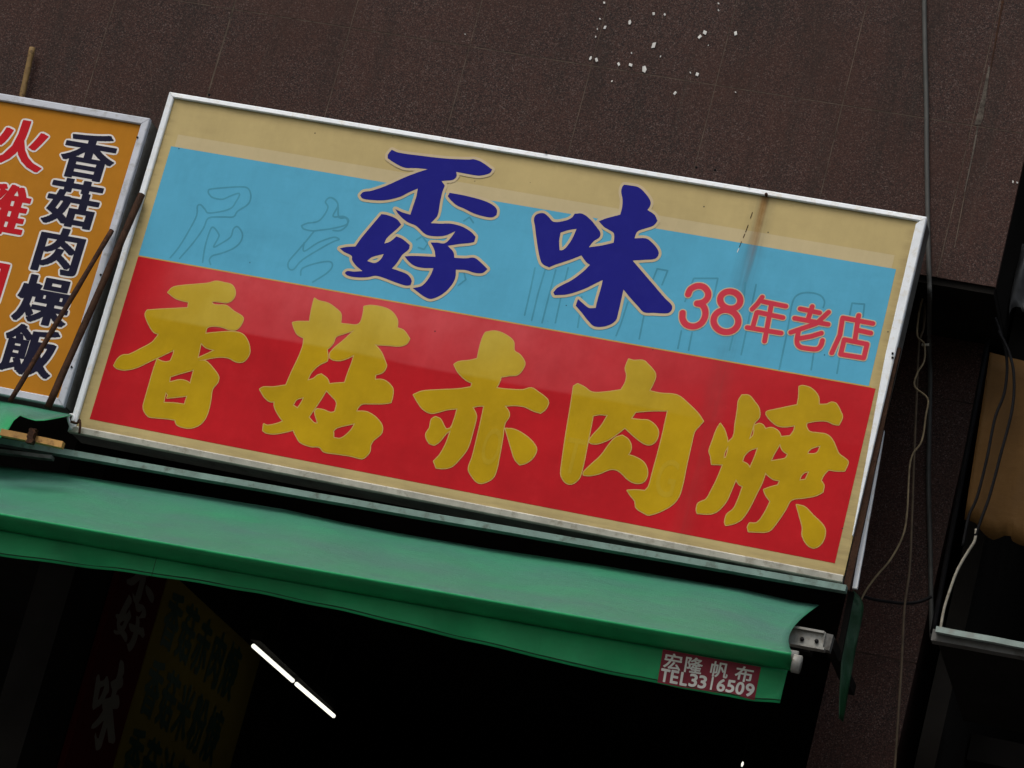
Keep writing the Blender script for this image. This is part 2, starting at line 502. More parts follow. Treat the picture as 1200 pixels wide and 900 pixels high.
# white scraps of torn poster and paint left on the stone
scr = [(766, 16, 5), (842, 4, 3), (738, 26, 7), (709, 32, 6), (766, 53, 10), (692, 68, 6), (699, 70, 7), (725, 75, 6), (739, 76, 6), (755, 81, 10),
       (774, 66, 3), (791, 109, 6), (826, 38, 7), (820, 43, 7), (862, 39, 7), (817, 87, 6), (809, 85, 3), (779, 17, 4), (717, 95, 3), (740, 62, 3),
       (698, 43, 3), (700, 34, 3), (703, 22, 3), (708, 3, 4), (842, 12, 3), (830, 53, 2), (862, 108, 2), (1187, 213, 4), (1192, 214, 3), (545, 40, 2)]
V, F = [], []
for u, w_, s in scr:
    c = at(u, w_, WALL_Y - .0035); r = s * .0018; n = random.choice((4, 4, 4, 5)); a0 = random.uniform(0, 6)
    b = len(V); st = random.uniform(.45, .8); tl = random.uniform(-.6, 1.2)
    for y in (0.0022, 0.0):
        for i in range(n):
            q = a0 + 2 * math.pi * i / n
            dx, dz = r * math.cos(q) * st, r * math.sin(q)
            V.append((c.x + dx * math.cos(tl) - dz * math.sin(tl), c.y + y - (0.002 if i == 0 and y == 0 else 0), c.z + dx * math.sin(tl) + dz * math.cos(tl)))
    F.append(tuple(range(b + n, b + 2 * n)))
    for i in range(n): F.append((b + i, b + (i + 1) % n, b + n + (i + 1) % n, b + n + i))
o = recalc(mesh('poster_scraps', V, F, 'white_scrap', bld)); o['kind'] = 'stuff'
# pale run-off scar on the stone at the right
for mt, pg in (('rusty_iron', ((1175, -6), (1178, -6), (1162, 78), (1160, 82))), ('scar_stain', ((1158, 78), (1160.5, 78), (1152, 138), (1149, 146), (1142, 146), (1150, 116))),
               ('scar_stain', ((1145, 147), (1147, 147), (1141, 180), (1131, 225), (1130, 225), (1139, 180))), ('mortar', ((1130.2, 226), (1131.2, 226), (1119, 290), (1118.2, 290)))):
    mesh('scar', [at(*p, WALL_Y - .0025) for p in pg], [tuple(range(len(pg)))], mt, bld)

# neighbouring building, an open black bay to the right
nb = thing('neighbouring_building', (5.2, 1.5, -ZB), 'unlit open bay of the neighbouring building right of the granite column', 'building')
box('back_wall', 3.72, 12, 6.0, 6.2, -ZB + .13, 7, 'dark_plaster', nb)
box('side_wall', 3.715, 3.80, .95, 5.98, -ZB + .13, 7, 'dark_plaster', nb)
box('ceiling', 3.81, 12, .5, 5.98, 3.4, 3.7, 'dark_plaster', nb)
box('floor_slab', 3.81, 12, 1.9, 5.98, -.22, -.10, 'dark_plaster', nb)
box('front_wall', 6.0, 12, .42, .60, -ZB + .13, 7, 'granite', nb)

# ------------------------------------------------------------------ sign frame rails
def rail(name, p, q, n_in, mat, parent, prof, m0=1.0, m1=1.0, taper=None):
    """mitred rail from p to q (x, z); n_in points into the sign; prof = [(offset, y)]"""
    p, q, n_in = Vector(p), Vector(q), Vector(n_in)
    d = (q - p).normalized(); V = []
    p, q = p + d * .0012 * (m0 > 0), q - d * .0012 * (m1 > .5)
    steps = 14
    for s in range(steps + 1):
        t_ = s / steps
        k = taper(t_) if taper else 1.0
        for off, y in prof:
            off2 = off * k
            a = p + d * off2 * m0; b = q - d * off2 * m1
            w = a.lerp(b, t_) + n_in * off2
            V.append((w.x, y, w.y))
    n = len(prof); F = []
    for s in range(steps):
        for i in range(n):
            F.append((s * n + i, s * n + (i + 1) % n, (s + 1) * n + (i + 1) % n, (s + 1) * n + i))
    F.append(tuple(range(n))); F.append(tuple(range(steps * n, steps * n + n)))
    return recalc(mesh(name, V, F, mat, parent))
W, H = 3.40, 1.5993
ms = thing('shop_sign', (0, 0, 0), 'large signboard with blue and red bands, navy and yellow brush characters, white frame', 'signboard')
box('housing', .004, W - .004, .024, .17, .004, H - .004, 'box_side', ms)
def quad(name, x0, x1, z0, z1, y, mat, parent):
    return mesh(name, [(x0, y, z0), (x1, y, z0), (x1, y, z1), (x0, y, z1)], [(0, 1, 2, 3)], mat, parent)
def sheet(name, x0, x1, z0, z1, y, mat, parent):
    return quad(name, x0, x1, z0, z1, y, mat, parent)
box('face_panel', .008, W - .001, .0062, .022, .006, H - .008, 'cream_face', ms)
sheet('pale_strip', .093, 3.303, 1.352, 1.413, .0058, 'cream_strip', ms)
BZ0, BZ1 = .832, 1.354
sheet('blue_band', .077, 3.322, BZ0 + .004, BZ1, .0054, 'blue_vinyl', ms)
sheet('red_band', .077, 3.352, .075, BZ0 - .002, .0054, 'red_vinyl', ms)
sheet('divider_stripe', .077, 3.334, BZ0 - .0016, BZ0 + .0036, .0051, 'gold_edge', ms)
pt = [(0, .022), (0, -.002), (.004, -.006), (.020, -.008), (.024, -.004), (.024, .0115)]
pl_ = [(0, .022), (0, -.004), (.004, -.008), (.024, -.008), (.028, -.004), (.028, .0115)]
pb = [(0, .022), (0, -.003), (.003, -.007), (.026, -.010), (.031, -.006), (.031, .0115)]
rail('frame_rail', (0, H), (W, H), (0, -1), 'white_aluminium', ms, pt)
rail('frame_rail', (0, 0), (0, H), (1, 0), 'white_aluminium', ms, pl_)
rail('frame_rail', (0, 0), (W, 0), (0, 1), 'dull_aluminium', ms, pb, m1=.05)
prt = [(0, .024), (0, -.004), (.004, -.008), (.034, -.008), (.039, -.004), (.039, .0115)]
rail('frame_rail', (W, .20), (W, H), (-1, 0), 'white_aluminium', ms, prt, m0=0, taper=lambda q: min(1.0, .10 + q * 1.6))
for u, w_ in ((1046, 414), (1046, 419), (245, 111), (640, 178), (816, 196), (838, 199), (878, 217)):
    c = at(u, w_, -.010)
    tube('screw', [c + Vector((0, .006, 0)), c + Vector((0, -.003, 0))], .005, 'black_rubber', ms, 6)
c = at(898, 228, -.010); tube('screw', [c + Vector((0, .01, 0)), c + Vector((0, -.006, 0))], .007, 'rusty_iron', ms, 6)

sc_ = [at(u, v_, 0) for u, v_ in ((882, 247), (877, 262), (873, 273), (869, 282), (866, 290), (862, 299))]
for i, (a, b) in enumerate(zip(sc_, sc_[1:])):
    a2 = a.lerp(b, .1); b2 = a.lerp(b, .55 + .3 * (i % 2))
    print_mesh('scratch', [], ribbon([Vector((a2.x, a2.z)), Vector((b2.x, b2.z))], .0016, False, 6), 'rusty_iron' if i < 4 else 'paint_white', ms, sign_plane(.0046))

# brush characters traced as pen outlines, (origin of the crop, outer loops, holes)
BIG = {
 'xiang': (120, 320, [[(597,42),(640,50),(680,62),(698,95),(690,130),(660,152),(625,150),(590,146),(575,150),(577,162),(600,168),(635,168),(655,172),(690,200),(735,228),(740,245),(722,280),(700,297),(665,295),(640,285),(600,277),(560,280),(545,295),(542,318),(600,312),(680,308),(735,320),(765,360),(775,410),(765,440),(740,465),(705,465),(665,445),(620,440),(570,446),(500,461),(540,462),(580,500),(610,545),(605,575),(578,610),(570,660),(560,710),(545,755),(520,790),(490,808),(455,815),(415,808),(390,795),(383,772),(340,765),(280,760),(240,752),(215,710),(225,660),(245,590),(265,520),(288,452),(305,462),(335,468),(358,462),(372,430),(378,402),(330,425),(250,462),(180,495),(120,508),(75,500),(60,485),(80,450),(105,432),(140,428),(200,398),(260,365),(290,330),(297,320),(270,308),(240,260),(225,215),(235,195),(300,190),(400,185),(450,182),(455,150),(420,142),(385,130),(345,100),(370,75),(420,65),(500,58),(560,52)]],
   [[(518,365),(545,390),(592,405),(550,425),(500,448)],[(355,545),(400,530),(482,507),(462,582),(445,570),(410,562),(350,575)],[(332,625),(345,640),(340,656),(382,652),(447,645),(432,692),(380,685),(320,682)]]),
 'gu': (295, 340, [[(330,42),(350,55),(400,68),(440,95),(468,125),(466,175),(510,180),(555,182),(575,165),(588,120),(592,85),(625,80),(690,90),(735,112),(765,155),(765,198),(800,212),(830,255),(815,280),(780,292),(720,288),(645,284),(680,325),(705,385),(708,400),(690,430),(650,445),(648,470),(690,472),(720,490),(742,520),(740,560),(732,590),(690,596),(620,596),(580,598),(560,615),(548,638),(600,640),(640,660),(675,695),(687,725),(680,755),(640,790),(625,815),(620,850),(600,875),(580,886),(520,872),(440,860),(380,850),(355,825),(310,822),(255,800),(235,770),(218,735),(180,745),(120,755),(75,750),(58,738),(62,705),(80,712),(125,705),(165,690),(140,655),(120,615),(118,585),(95,585),(65,560),(42,520),(60,510),(110,510),(180,500),(210,430),(250,345),(270,290),(275,250),(240,230),(222,195),(215,170),(240,165),(305,165),(310,130),(320,80)]],
   [[(440,245),(490,225),(543,208),(490,258),(415,325),(412,355),(430,365),(465,368),(500,358),(540,338),(528,380),(505,440),(490,487),(440,490),(408,494),(395,465),(365,442),(345,448),(325,465),(292,475),(310,435),(350,395),(395,372),(400,350),(394,310),(410,298),(430,272)],[(275,562),(262,590),(240,622),(215,605),(235,575)],[(392,525),(420,555),(447,590),(438,640),(415,645),(375,630),(342,625),(332,640),(348,700),(328,700),(298,668),(335,615),(365,570)],[(545,700),(520,740),(470,780),(430,778),(428,740),(450,722)]]),
 'chi': (470, 380, [[(445,42),(490,35),(530,45),(575,72),(592,95),(595,138),(625,160),(650,200),(645,225),(615,262),(570,268),(525,275),(520,295),(500,335),(560,342),(640,345),(685,335),(720,355),(765,390),(775,412),(760,445),(735,465),(700,455),(650,432),(600,425),(545,428),(568,465),(565,490),(545,520),(535,590),(515,700),(500,770),(480,810),(430,835),(400,830),(370,795),(355,760),(375,700),(400,600),(425,490),(438,428),(410,428),(375,435),(392,470),(395,490),(375,570),(350,650),(310,705),(265,748),(220,758),(185,755),(172,720),(205,685),(240,620),(262,555),(235,575),(200,618),(175,634),(148,625),(130,580),(150,545),(160,500),(180,487),(205,498),(230,545),(240,552),(265,545),(285,485),(297,442),(240,448),(190,462),(155,466),(115,445),(85,405),(65,370),(110,352),(200,345),(300,340),(368,330),(375,308),(340,290),(300,250),(280,210),(300,197),(360,190),(402,180),(415,120),(430,70)],
   [(550,548),(600,555),(660,590),(700,630),(712,660),(695,700),(660,728),(625,738),(600,710),(580,650)]], []),
 'rou': (640, 410, [[(435,48),(460,55),(510,55),(535,75),(570,115),(575,140),(560,180),(542,215),(600,228),(690,238),(750,285),(800,335),(827,375),(800,405),(780,430),(765,490),(740,600),(715,720),(690,785),(640,830),(545,868),(510,855),(475,830),(468,795),(448,770),(428,740),(470,738),(520,742),(540,720),(560,650),(590,540),(615,440),(642,318),(560,318),(470,325),(445,362),(500,368),(540,372),(580,405),(590,440),(575,480),(545,498),(510,488),(460,450),(415,408),(380,435),(330,470),(270,492),(235,490),(225,480),(240,455),(290,400),(325,342),(280,338),(245,345),(235,400),(215,500),(195,600),(175,670),(145,700),(120,705),(95,690),(78,655),(85,580),(105,440),(130,290),(145,190),(165,178),(200,195),(240,222),(310,222),(395,210),(418,170),(425,130),(418,95)],
   [(400,450),(430,470),(445,500),(445,525),(430,552),(470,565),(510,590),(530,625),(530,665),(510,695),(470,700),(430,680),(400,650),(370,630),(335,628),(280,650),(230,660),(197,658),(195,645),(230,610),(290,555),(330,500),(365,462)]], []),
 'geng': (805, 445, [[(290,80),(325,82),(355,115),(378,150),(380,195),(355,225),(340,270),(325,315),(350,290),(355,240),(380,230),(400,238),(412,258),(445,252),(480,270),(495,300),(545,295),(565,265),(570,238),(520,245),(480,240),(445,215),(418,180),(420,165),(470,155),(540,140),(582,132),(590,90),(592,35),(610,30),(655,45),(690,85),(695,130),(740,128),(760,118),(785,125),(810,170),(818,195),(800,235),(775,232),(735,215),(680,215),(630,225),(628,245),(645,272),(690,280),(735,288),(765,315),(790,370),(800,390),(845,425),(847,440),(830,478),(790,478),(745,472),(720,500),(705,530),(720,555),(715,590),(680,608),(620,620),(550,632),(520,680),(480,740),(440,790),(415,800),(370,800),(325,798),(320,775),(330,755),(370,752),(410,700),(440,640),(415,605),(405,578),(440,565),(480,555),(490,530),(455,522),(425,500),(413,487),(395,540),(370,590),(330,670),(290,730),(250,755),(205,765),(200,750),(210,710),(245,680),(270,630),(295,560),(275,550),(258,522),(235,575),(205,640),(160,690),(120,705),(55,702),(50,685),(60,650),(100,630),(130,580),(160,520),(190,445),(130,443),(125,400),(117,375),(135,320),(155,265),(175,230),(195,260),(208,300),(214,330),(245,298),(255,230),(268,150),(272,110)],
   [(578,658),(620,670),(660,710),(715,765),(728,800),(715,850),(685,880),(655,882),(625,855),(608,815),(610,780),(595,720)]],
   [[(218,345),(215,375),(205,410),(192,412),(198,380)],[(375,355),(360,400),(332,465),(318,445),(290,430),(300,400),(330,370)],[(490,335),(505,370),(532,390),(520,412),(480,422),(440,428),(455,395)],[(705,345),(690,380),(670,390),(635,390),(640,372),(665,355)],[(645,482),(625,525),(592,530),(600,505),(622,485)]]),
 'nao': (390, 165, [[(310,45),(345,60),(450,75),(600,92),(720,97),(740,95),(780,108),(840,150),(825,170),(770,182),(720,175),(650,162),(652,185),(635,203),(600,208),(572,210),(590,235),(578,265),(565,320),(552,390),(530,418),(515,432),(570,435),(620,435),(680,450),(730,480),(752,505),(745,532),(715,538),(670,542),(605,552),(635,585),(640,615),(700,618),(745,615),(785,645),(815,675),(790,695),(750,695),(700,680),(648,678),(645,720),(625,760),(580,805),(520,832),(485,822),(440,790),(420,775),(470,762),(510,715),(530,670),(470,668),(425,655),(395,630),(378,608),(420,605),(540,610),(535,575),(515,535),(550,535),(590,538),(625,505),(645,475),(595,497),(545,502),(490,492),(440,448),(390,425),(345,385),(328,358),(365,375),(408,388),(420,350),(440,290),(447,250),(400,270),(350,295),(270,312),(200,310),(155,302),(143,285),(160,268),(200,262),(280,235),(380,190),(460,160),(500,148),(440,142),(380,140),(330,118),(288,90),(290,70)],
   [(615,272),(700,288),(790,312),(840,335),(865,362),(862,390),(840,402),(800,398),(740,380),(690,355),(655,340),(620,310),(605,290)],
   [(255,385),(280,388),(335,410),(360,440),(335,465),(285,510),(270,540),(300,530),(335,502),(365,515),(405,548),(400,570),(365,600),(335,645),(310,672),(350,685),(395,705),(415,735),(408,760),(385,762),(330,745),(270,722),(225,710),(180,718),(120,718),(75,708),(62,695),(75,685),(110,688),(155,685),(120,655),(100,625),(98,605),(60,585),(35,565),(70,558),(118,555),(150,510),(200,450)]],
   [[(268,595),(250,625),(220,642),(180,632),(205,612)]]),
 'wei': (610, 200, [[(545,72),(570,75),(620,85),(655,115),(685,160),(682,185),(668,205),(705,230),(722,262),(700,288),(650,305),(615,320),(600,355),(660,355),(690,375),(720,410),(728,438),(710,462),(660,468),(590,472),(640,530),(700,600),(760,670),(798,710),(795,735),(775,750),(700,748),(650,745),(620,715),(575,665),(542,625),(530,680),(515,745),(500,790),(450,818),(390,820),(360,795),(320,745),(290,710),(302,675),(325,695),(360,722),(395,722),(405,680),(425,610),(433,575),(400,590),(340,620),(250,650),(180,655),(172,640),(195,615),(270,575),(330,530),(365,495),(345,480),(320,445),(270,465),(210,485),(180,495),(150,508),(115,490),(100,455),(85,370),(75,290),(70,250),(85,228),(120,222),(145,240),(175,268),(240,260),(270,245),(285,225),(325,225),(370,258),(400,295),(420,325),(415,350),(385,370),(360,402),(430,392),(490,378),(492,330),(465,310),(440,295),(412,265),(450,250),(525,230),(535,190),(537,150),(530,110),(535,85)]],
   [[(295,305),(275,350),(250,390),(225,415),(205,418),(203,370),(210,325),(250,312)]]),
}
LOOPS = {}
for k, (ox, oy, outer, holes) in BIG.items():
    fl = [thin(smooth_loop(px_loop(ox, oy, 4.5, l)), .0025) for l in outer + holes]
    LOOPS[k] = fl
    yellow = k not in ('nao', 'wei')
    o = print_mesh('character', fl, [], 'yellow_vinyl' if yellow else 'navy_vinyl', ms, sign_plane(.0037))
    ew = .0042 if yellow else .0120
    adds = [q for l in fl for q in ribbon(thin(l, .006), ew, True, 8)]
    print_mesh('outline', fl, adds, 'gold_edge' if yellow else 'pale_edge', o, sign_plane(.0042))

# small red characters drawn with a round pen
def ell(cx, cy, a, b, rot=0.0, n=28):
    r = math.radians(rot)
    return [(cx + a * math.cos(q) * math.cos(r) - b * math.sin(q) * math.sin(r), cy + a * math.cos(q) * math.sin(r) + b * math.sin(q) * math.cos(r)) for q in (2 * math.pi * i / n for i in range(n + 1))]
SMALL = [
 (16.5, [[(78,166),(92,137),(128,119),(166,125),(190,155),(186,188),(160,211),(128,217)], [(128,217),(160,228),(175,262),(170,300),(146,333),(105,347),(66,335),(47,305),(47,270)]]),
 (16.5, [ell(315,198,57,48,10), ell(291,316,70,62,10)]),
 (12.5, [[(495,181),(470,217),(438,250)], [(498,206),(628,233)], [(470,266),(612,297)], [(464,268),(443,345)], [(410,352),(602,384)], [(546,225),(508,430)]]),
 (12.5, [[(776,234),(752,308)], [(708,247),(818,270)], [(868,266),(800,330),(655,380)], [(677,300),(866,335)], [(700,368),(690,430),(705,460),(745,470),(800,474),(824,455),(834,425)], [(828,384),(770,402),(705,414)]]),
 (12.5, [[(1038,284),(1032,308)], [(948,298),(1118,330)], [(946,304),(932,395),(886,496)], [(1032,318),(1016,425)], [(1036,368),(1106,384)], [(956,420),(1085,446),(1066,524),(936,503),(956,420)]]),
]
S8 = 4.8
for wpx, strokes in SMALL:
    lines = []
    for s in strokes:
        p3 = catmull([at(790 + a / S8, 310 + b / S8, 0) for a, b in s], 5) if len(s) > 3 and not (len(s) == 5 and s[0] == s[-1]) else [at(790 + a / S8, 310 + b / S8, 0) for a, b in s]
        lines.append([Vector((p.x, p.z)) for p in p3])
    wd = wpx / S8 * .00395
    o = print_mesh('character', [], [q for l in lines for q in ribbon(l, wd, False, 12)], 'red_letter', ms, sign_plane(.0037))
    print_mesh('outline', [], [q for l in lines for q in ribbon(l, wd + .0045, False, 12)], 'pale_edge', o, sign_plane(.0042))

# ghost outlines of the older lettering showing through the blue sheet
GH = [(180, 200, 5.0, [[(320,110),(345,103),(440,95),(520,92),(555,105),(568,150),(550,195),(490,235),(465,268),(400,268),(320,275),(290,335),(230,420),(150,512)],
        [(95,508),(150,440),(210,340),(250,260),(255,205),(275,198),(300,225),(320,245),(400,235),(455,215),(480,180),(500,145),(495,130),(450,145),(400,165),(345,155),(320,130),(320,110)],
        [(285,535),(300,440),(330,345),(350,330),(380,370),(375,395),(350,445),(400,420),(450,385),(465,340),(490,325),(518,365),(510,410),(470,450),(400,480),(345,495),(325,520),(332,548)],
        [(865,320),(900,305),(960,295),(1000,255),(1020,210),(1005,180),(1030,155),(1065,170),(1078,205),(1050,265),(1110,265),(1140,285),(1125,315),(1050,335),(980,345),(930,350),(880,340),(865,320)],
        [(940,350),(900,400),(840,470),(790,530),(790,570),(820,575),(870,520),(1000,440),(1060,410),(1085,400),(1050,388),(960,420),(880,470),(880,420)],
        [(860,610),(870,570),(950,540),(1030,530),(1045,560),(1010,600),(930,650)]]),
      (790, 310, 4.8, [[(60,205),(82,140),(110,75),(245,75),(222,180)], [(460,110),(420,300),(376,505)], [(400,100),(390,200)], [(310,480),(330,400)],
        [(590,590),(640,350),(665,210),(700,165),(760,155),(820,170),(845,205),(838,240)], [(770,590),(785,490)], [(985,290),(1000,215),(1070,220),(1062,290)], [(915,610),(930,520)], [(80,480),(100,380)], [(20,470),(40,370)]]),
      (610, 200, 4.5, [[(75,510),(50,630),(20,760)], [(130,515),(90,650),(57,788)], [(185,520),(150,650),(112,800)], [(250,510),(215,650),(182,800)], [(322,660),(310,760),(300,825)], [(565,690),(530,800),(503,868)], [(650,760),(625,885)],
        [(720,515),(775,525),(745,600)], [(720,515),(690,590)]]),
      (390, 165, 4.5, [[(0,300),(25,330),(30,400),(70,405),(75,440),(40,470),(0,470)], [(690,420),(720,400),(740,430)], [(440,520),(470,500),(500,540),(480,570),(450,560)], [(690,690),(700,730),(660,760)]])]
k = 0
for ox, oy, sc, ls in GH:
    for l in ls:
        p3 = [at(ox + a / sc, oy + b / sc, 0) for a, b in l]
        if len(l) > 5: p3 = catmull(p3, 4)
        pp = [Vector((p.x, p.z)) for p in p3]
        k += 1
        print_mesh('ghost_stroke', [], ribbon(pp, .0036, False, 6), 'ghost_line', ms, sign_plane(.0051 - .000006 * k))

for ch, u, w_, ww, hh in (('T', 672, 534, .075, .15), ('G', 781, 560, .080, .16), ('O', 576, 523, .075, .16)):
    c = at(u, w_, 0)
    letter(ch, (c.x, c.z), ww, hh, ms, 'ghost_yellow', sign_plane(.0034), .0012, name='ghost_stroke')

# ------------------------------------------------------------------ orange sign to the left
LX0, LX1, LZ0, LZ1 = -2.10, -.052, .104, 1.462
ls_ = thing('shop_sign', (LX0, 0, LZ0), 'orange signboard with dark and red outlined characters in a grey metal frame', 'signboard')
box('housing', LX0 + .003, LX1 - .003, .024, .20, LZ0 + .003, LZ1 - .003, 'box_side', ls_)
box('side_plate', LX1 - .0025, LX1, .03, .19, LZ0 + .01, LZ1 - .006, 'galvanised', ls_)
box('face_panel', LX0 + .01, LX1 - .01, .0062, .022, LZ0 + .01, LZ1 - .01, 'orange_face', ls_)
p4 = [(0, .022), (0, -.003), (.004, -.007), (.030, -.007), (.034, -.003), (.034, .0115)]
rail('frame_rail', (LX0, LZ1), (LX1, LZ1), (0, -1), 'old_aluminium', ls_, p4)
rail('frame_rail', (LX0, LZ0), (LX1, LZ0), (0, 1), 'old_aluminium', ls_, [(a, b) for a, b in p4])
rail('frame_rail', (LX0, LZ0), (LX0, LZ1), (1, 0), 'old_aluminium', ls_, p4)
rail('frame_rail', (LX1, LZ0), (LX1, LZ1), (-1, 0), 'old_aluminium', ls_, p4)
ly = 0.0
for ch, u, w_, mt, sz in [('香', 104, 182, 'ink_letter', .235), ('菇', 86, 237, 'ink_letter', .235), ('肉', 70, 293, 'ink_letter', .225), ('燥', 52, 351, 'ink_letter', .235), ('飯', 35, 410, 'ink_letter', .235),
                          ('火', 24, 168, 'crimson_letter', .25), ('雞', 1, 243, 'crimson_letter', .25), ('肉', -22, 324, 'crimson_letter', .25), ('飯', -40, 400, 'crimson_letter', .25)]:
    c = at(u - 1.0, w_ + .5, 0)
    ly += .00004
    letter(ch, (c.x, c.z), sz * 1.00, sz * .92, ls_, mt, sign_plane(.0050 - ly), .0098, 'white_edge', .0088, sign_plane(.0057 - ly), thin_y=.42)
for u, w_ in ((161, 161), (118, 322), (84, 430)):
    c = at(u, w_, -.009); tube('screw', [c + Vector((0, .006, 0)), c + Vector((0, -.003, 0))], .005, 'black_rubber', ls_, 6)

# ------------------------------------------------------------------ poles and bars in front of the signs
def pole(name, a, b, r, mat, label, cat, group=None, sides=10):
    pts = [a.lerp(b, i / 14) for i in range(15)]
    o = tube(name, pts, lambda s: r * (1 + .05 * math.sin(s * 23)), mat, None, sides, .05)
    return tag(o, label, cat, group)
pole('iron_pole', at(131, 270, -.03), at(12, 470, -.30), .0112, 'rusty_iron', 'thin rusty pole leaning across the orange signboard', 'pole')
pole('iron_pole', at(166, 228, -.03), at(56, 478, -.26), .0158, 'brown_timber', 'thick brown pole leaning between the orange sign and the large sign', 'pole')
pole('bamboo_stick', at(38, 56, .24), at(20, 140, .24), .014, 'pale_bamboo', 'short yellowish stick standing up behind the orange signboard', 'stick')
a, b = at(1049, 410, -.012), at(990, 690, -.012)
o = mesh('timber_batten', *box_vf(-.015, .013, -.012, .012, 0, 1), 'brown_timber')
bpy.data.objects.remove(o)
def bar(name, a, b, wx, wy, mat, parent=None, seg=8, wob=0.0):
    a, b = Vector(a), Vector(b); V, F = [], []
    d = (b - a).normalized(); sx = Vector((0, 1, 0)).cross(d).normalized(); sy = d.cross(sx)
    for i in range(seg + 1):
        c = a.lerp(b, i / seg) + sx * random.uniform(-wob, wob)
        for p, q in ((-1, -1), (1, -1), (1, 1), (-1, 1)): V.append(c + sx * p * wx / 2 + sy * q * wy / 2)
    for i in range(seg):
        for k_ in range(4): F.append((i * 4 + k_, i * 4 + (k_ + 1) % 4, i * 4 + 4 + (k_ + 1) % 4, i * 4 + 4 + k_))
    F += [(0, 1, 2, 3), tuple(range(seg * 4, seg * 4 + 4))]
    return recalc(mesh(name, V, F, mat, parent))
tag(bar('timber_batten', at(1052, 408, .02), at(992, 692, .02), .027, .022, 'brown_timber', wob=.0012), 'dark brown batten along the right edge of the large sign', 'batten')
tag(bar('white_conduit', at(1034, 505, .06), at(1002, 690, .06), .020, .02, 'white_aluminium', wob=.0008), 'white metal strip beside the brown batten at the right of the large sign', 'conduit')
hk = thing('hanging_hook', at(88, 500, -.03), 'small rusty hook with a white clip at the corner of the large sign', 'hook')
tube('clip', catmull([at(*p, -.035) for p in ((84, 503), (80, 490), (83, 486), (87, 488), (86, 494))], 4), .0065, 'white_aluminium', hk)
tube('hook', catmull([at(*p, -.045) for p in ((83, 494), (90, 496), (93, 492), (94, 498), (93, 508))], 4), .0055, 'rusty_iron', hk)

# ------------------------------------------------------------------ main awning
aw = thing('awning', at(925, 774, -.6), 'green canvas awning with hanging valance below the large sign', 'awning')
BY = -.60
def lerp_px(tab, u):
    for (a, b), (c, d) in zip(tab, tab[1:]):
        if u <= c: return b + (d - b) * (u - a) / (c - a)
    (a, b), (c, d) = tab[-2:]
    return b + (d - b) * (u - a) / (c - a)
TOPT = [(-160, 521), (0, 546), (80, 556), (167, 570), (333, 597), (400, 612), (467, 625), (567, 642), (700, 662), (800, 679), (867, 690), (933, 705), (960, 709)]
VBOT = [(-160, 634), (0, 652), (133, 668), (300, 694), (400, 716), (567, 755), (667, 780), (770, 800), (867, 820), (914, 824)]
NU = 90; RB = .020; UB, UD = .130, .026
V, F = [], []; rows = []
bar_a, bar_b = at(-160, 578, BY), at(927, 770.5, BY)
def bar_at(s): return bar_a.lerp(bar_b, s)
top_x0 = at(-160, 521, .04).x; top_x1 = at(960, 709, .04).x
tops = sorted([(at(u, v_, .04).x, at(u, v_, .04).z) for u, v_ in TOPT])
def top_z(x): return lerp_px(tops, x)
NP = 26
for i in range(NU + 1):
    s = i / NU
    c = bar_at(s)
    e = max(0.0, (s - .93) / .07)                                    # right end: fabric edge pulled in a curve
    tx = top_x0 + (top_x1 - top_x0) * s
    tp = Vector((tx, .04, top_z(tx)))
    dirv = Vector((0, tp.y - c.y, tp.z - c.z)).normalized()
    nrm = Vector((0, -dirv.z, dirv.y))
    if nrm.z < 0: nrm = -nrm
    fp = c + nrm * RB
    row = []
    for j in range(14):
        q = j / 13
        p = tp.lerp(fp, q)
        sag = math.sin(math.pi * q) * (.012 + .008 * math.sin(s * 19 + q * 2) + .006 * math.sin(s * 47))
        p = p - nrm * sag
        p.x -= e * e * .055 * math.sin(math.pi * q) + 0
        row.append(p)
    ed = row[-1]                                                     # the front edge: canvas turns sharply back underneath
    back = Vector((0, UB, -UD))
    for dy_, dz_ in ((-.006, -.006), (-.004, -.013)): row.append(ed + Vector((0, dy_, dz_)))
    for j in range(1, 6): row.append(ed + Vector((0, -.002, -.016)) + back * (j / 5))
    rows.append(row)
nr = len(rows[0])
for r in rows: V += r
for i in range(NU):
    for j in range(nr - 1): F.append((i * nr + j, (i + 1) * nr + j, (i + 1) * nr + j + 1, i * nr + j + 1))
cn = recalc(mesh('canopy', V, F, 'green_canvas', aw, smooth=True))
sm = cn.modifiers.new('thick', 'SOLIDIFY'); sm.thickness = .0018; sm.offset = 0
TB = Vector((0, .070, .024))
tube('front_bar', [bar_a + TB, bar_b + TB + Vector((.012, 0, 0))], .022, 'galvanised', aw, 16)
ec = bar_b + TB + Vector((.002, -.012, -.032))
tube('end_cap', [ec, ec + Vector((.004, 0, 0)), ec + Vector((.030, 0, 0))], lambda s: .036, 'galvanised', aw, 16)
# valance hangs from behind the bar
VY = BY + UB - .004
vb = sorted([(at(u, v_, VY).x, at(u, v_, VY).z) for u, v_ in VBOT])
vx0, vx1 = at(-160, 634, VY).x, at(914, 824, VY).x
def val_y(s, q):
    return VY + q * (.006 + .010 * math.sin(s * 31) + .006 * math.sin(s * 77 + 1)) + q * max(0, s - .88) * .08 * math.sin(s * 160 + q * 3)
V, F = [], []
for i in range(161):
    s = i / 160; x = vx0 + (vx1 - vx0) * s
    c = bar_at(min(1, (x - bar_a.x) / (bar_b.x - bar_a.x)))
    z0 = c.z + .016 - UD - .010; z1 = lerp_px(vb, x)
    for j in range(9):
        q = j / 8
        V.append((x + q * 0.0, val_y(s, q), z0 + (z1 - z0) * q))
for i in range(160):
    for j in range(8): F.append((i * 9 + j, (i + 1) * 9 + j, (i + 1) * 9 + j + 1, i * 9 + j + 1))
va = recalc(mesh('valance', V, F, 'green_canvas', aw, smooth=True))
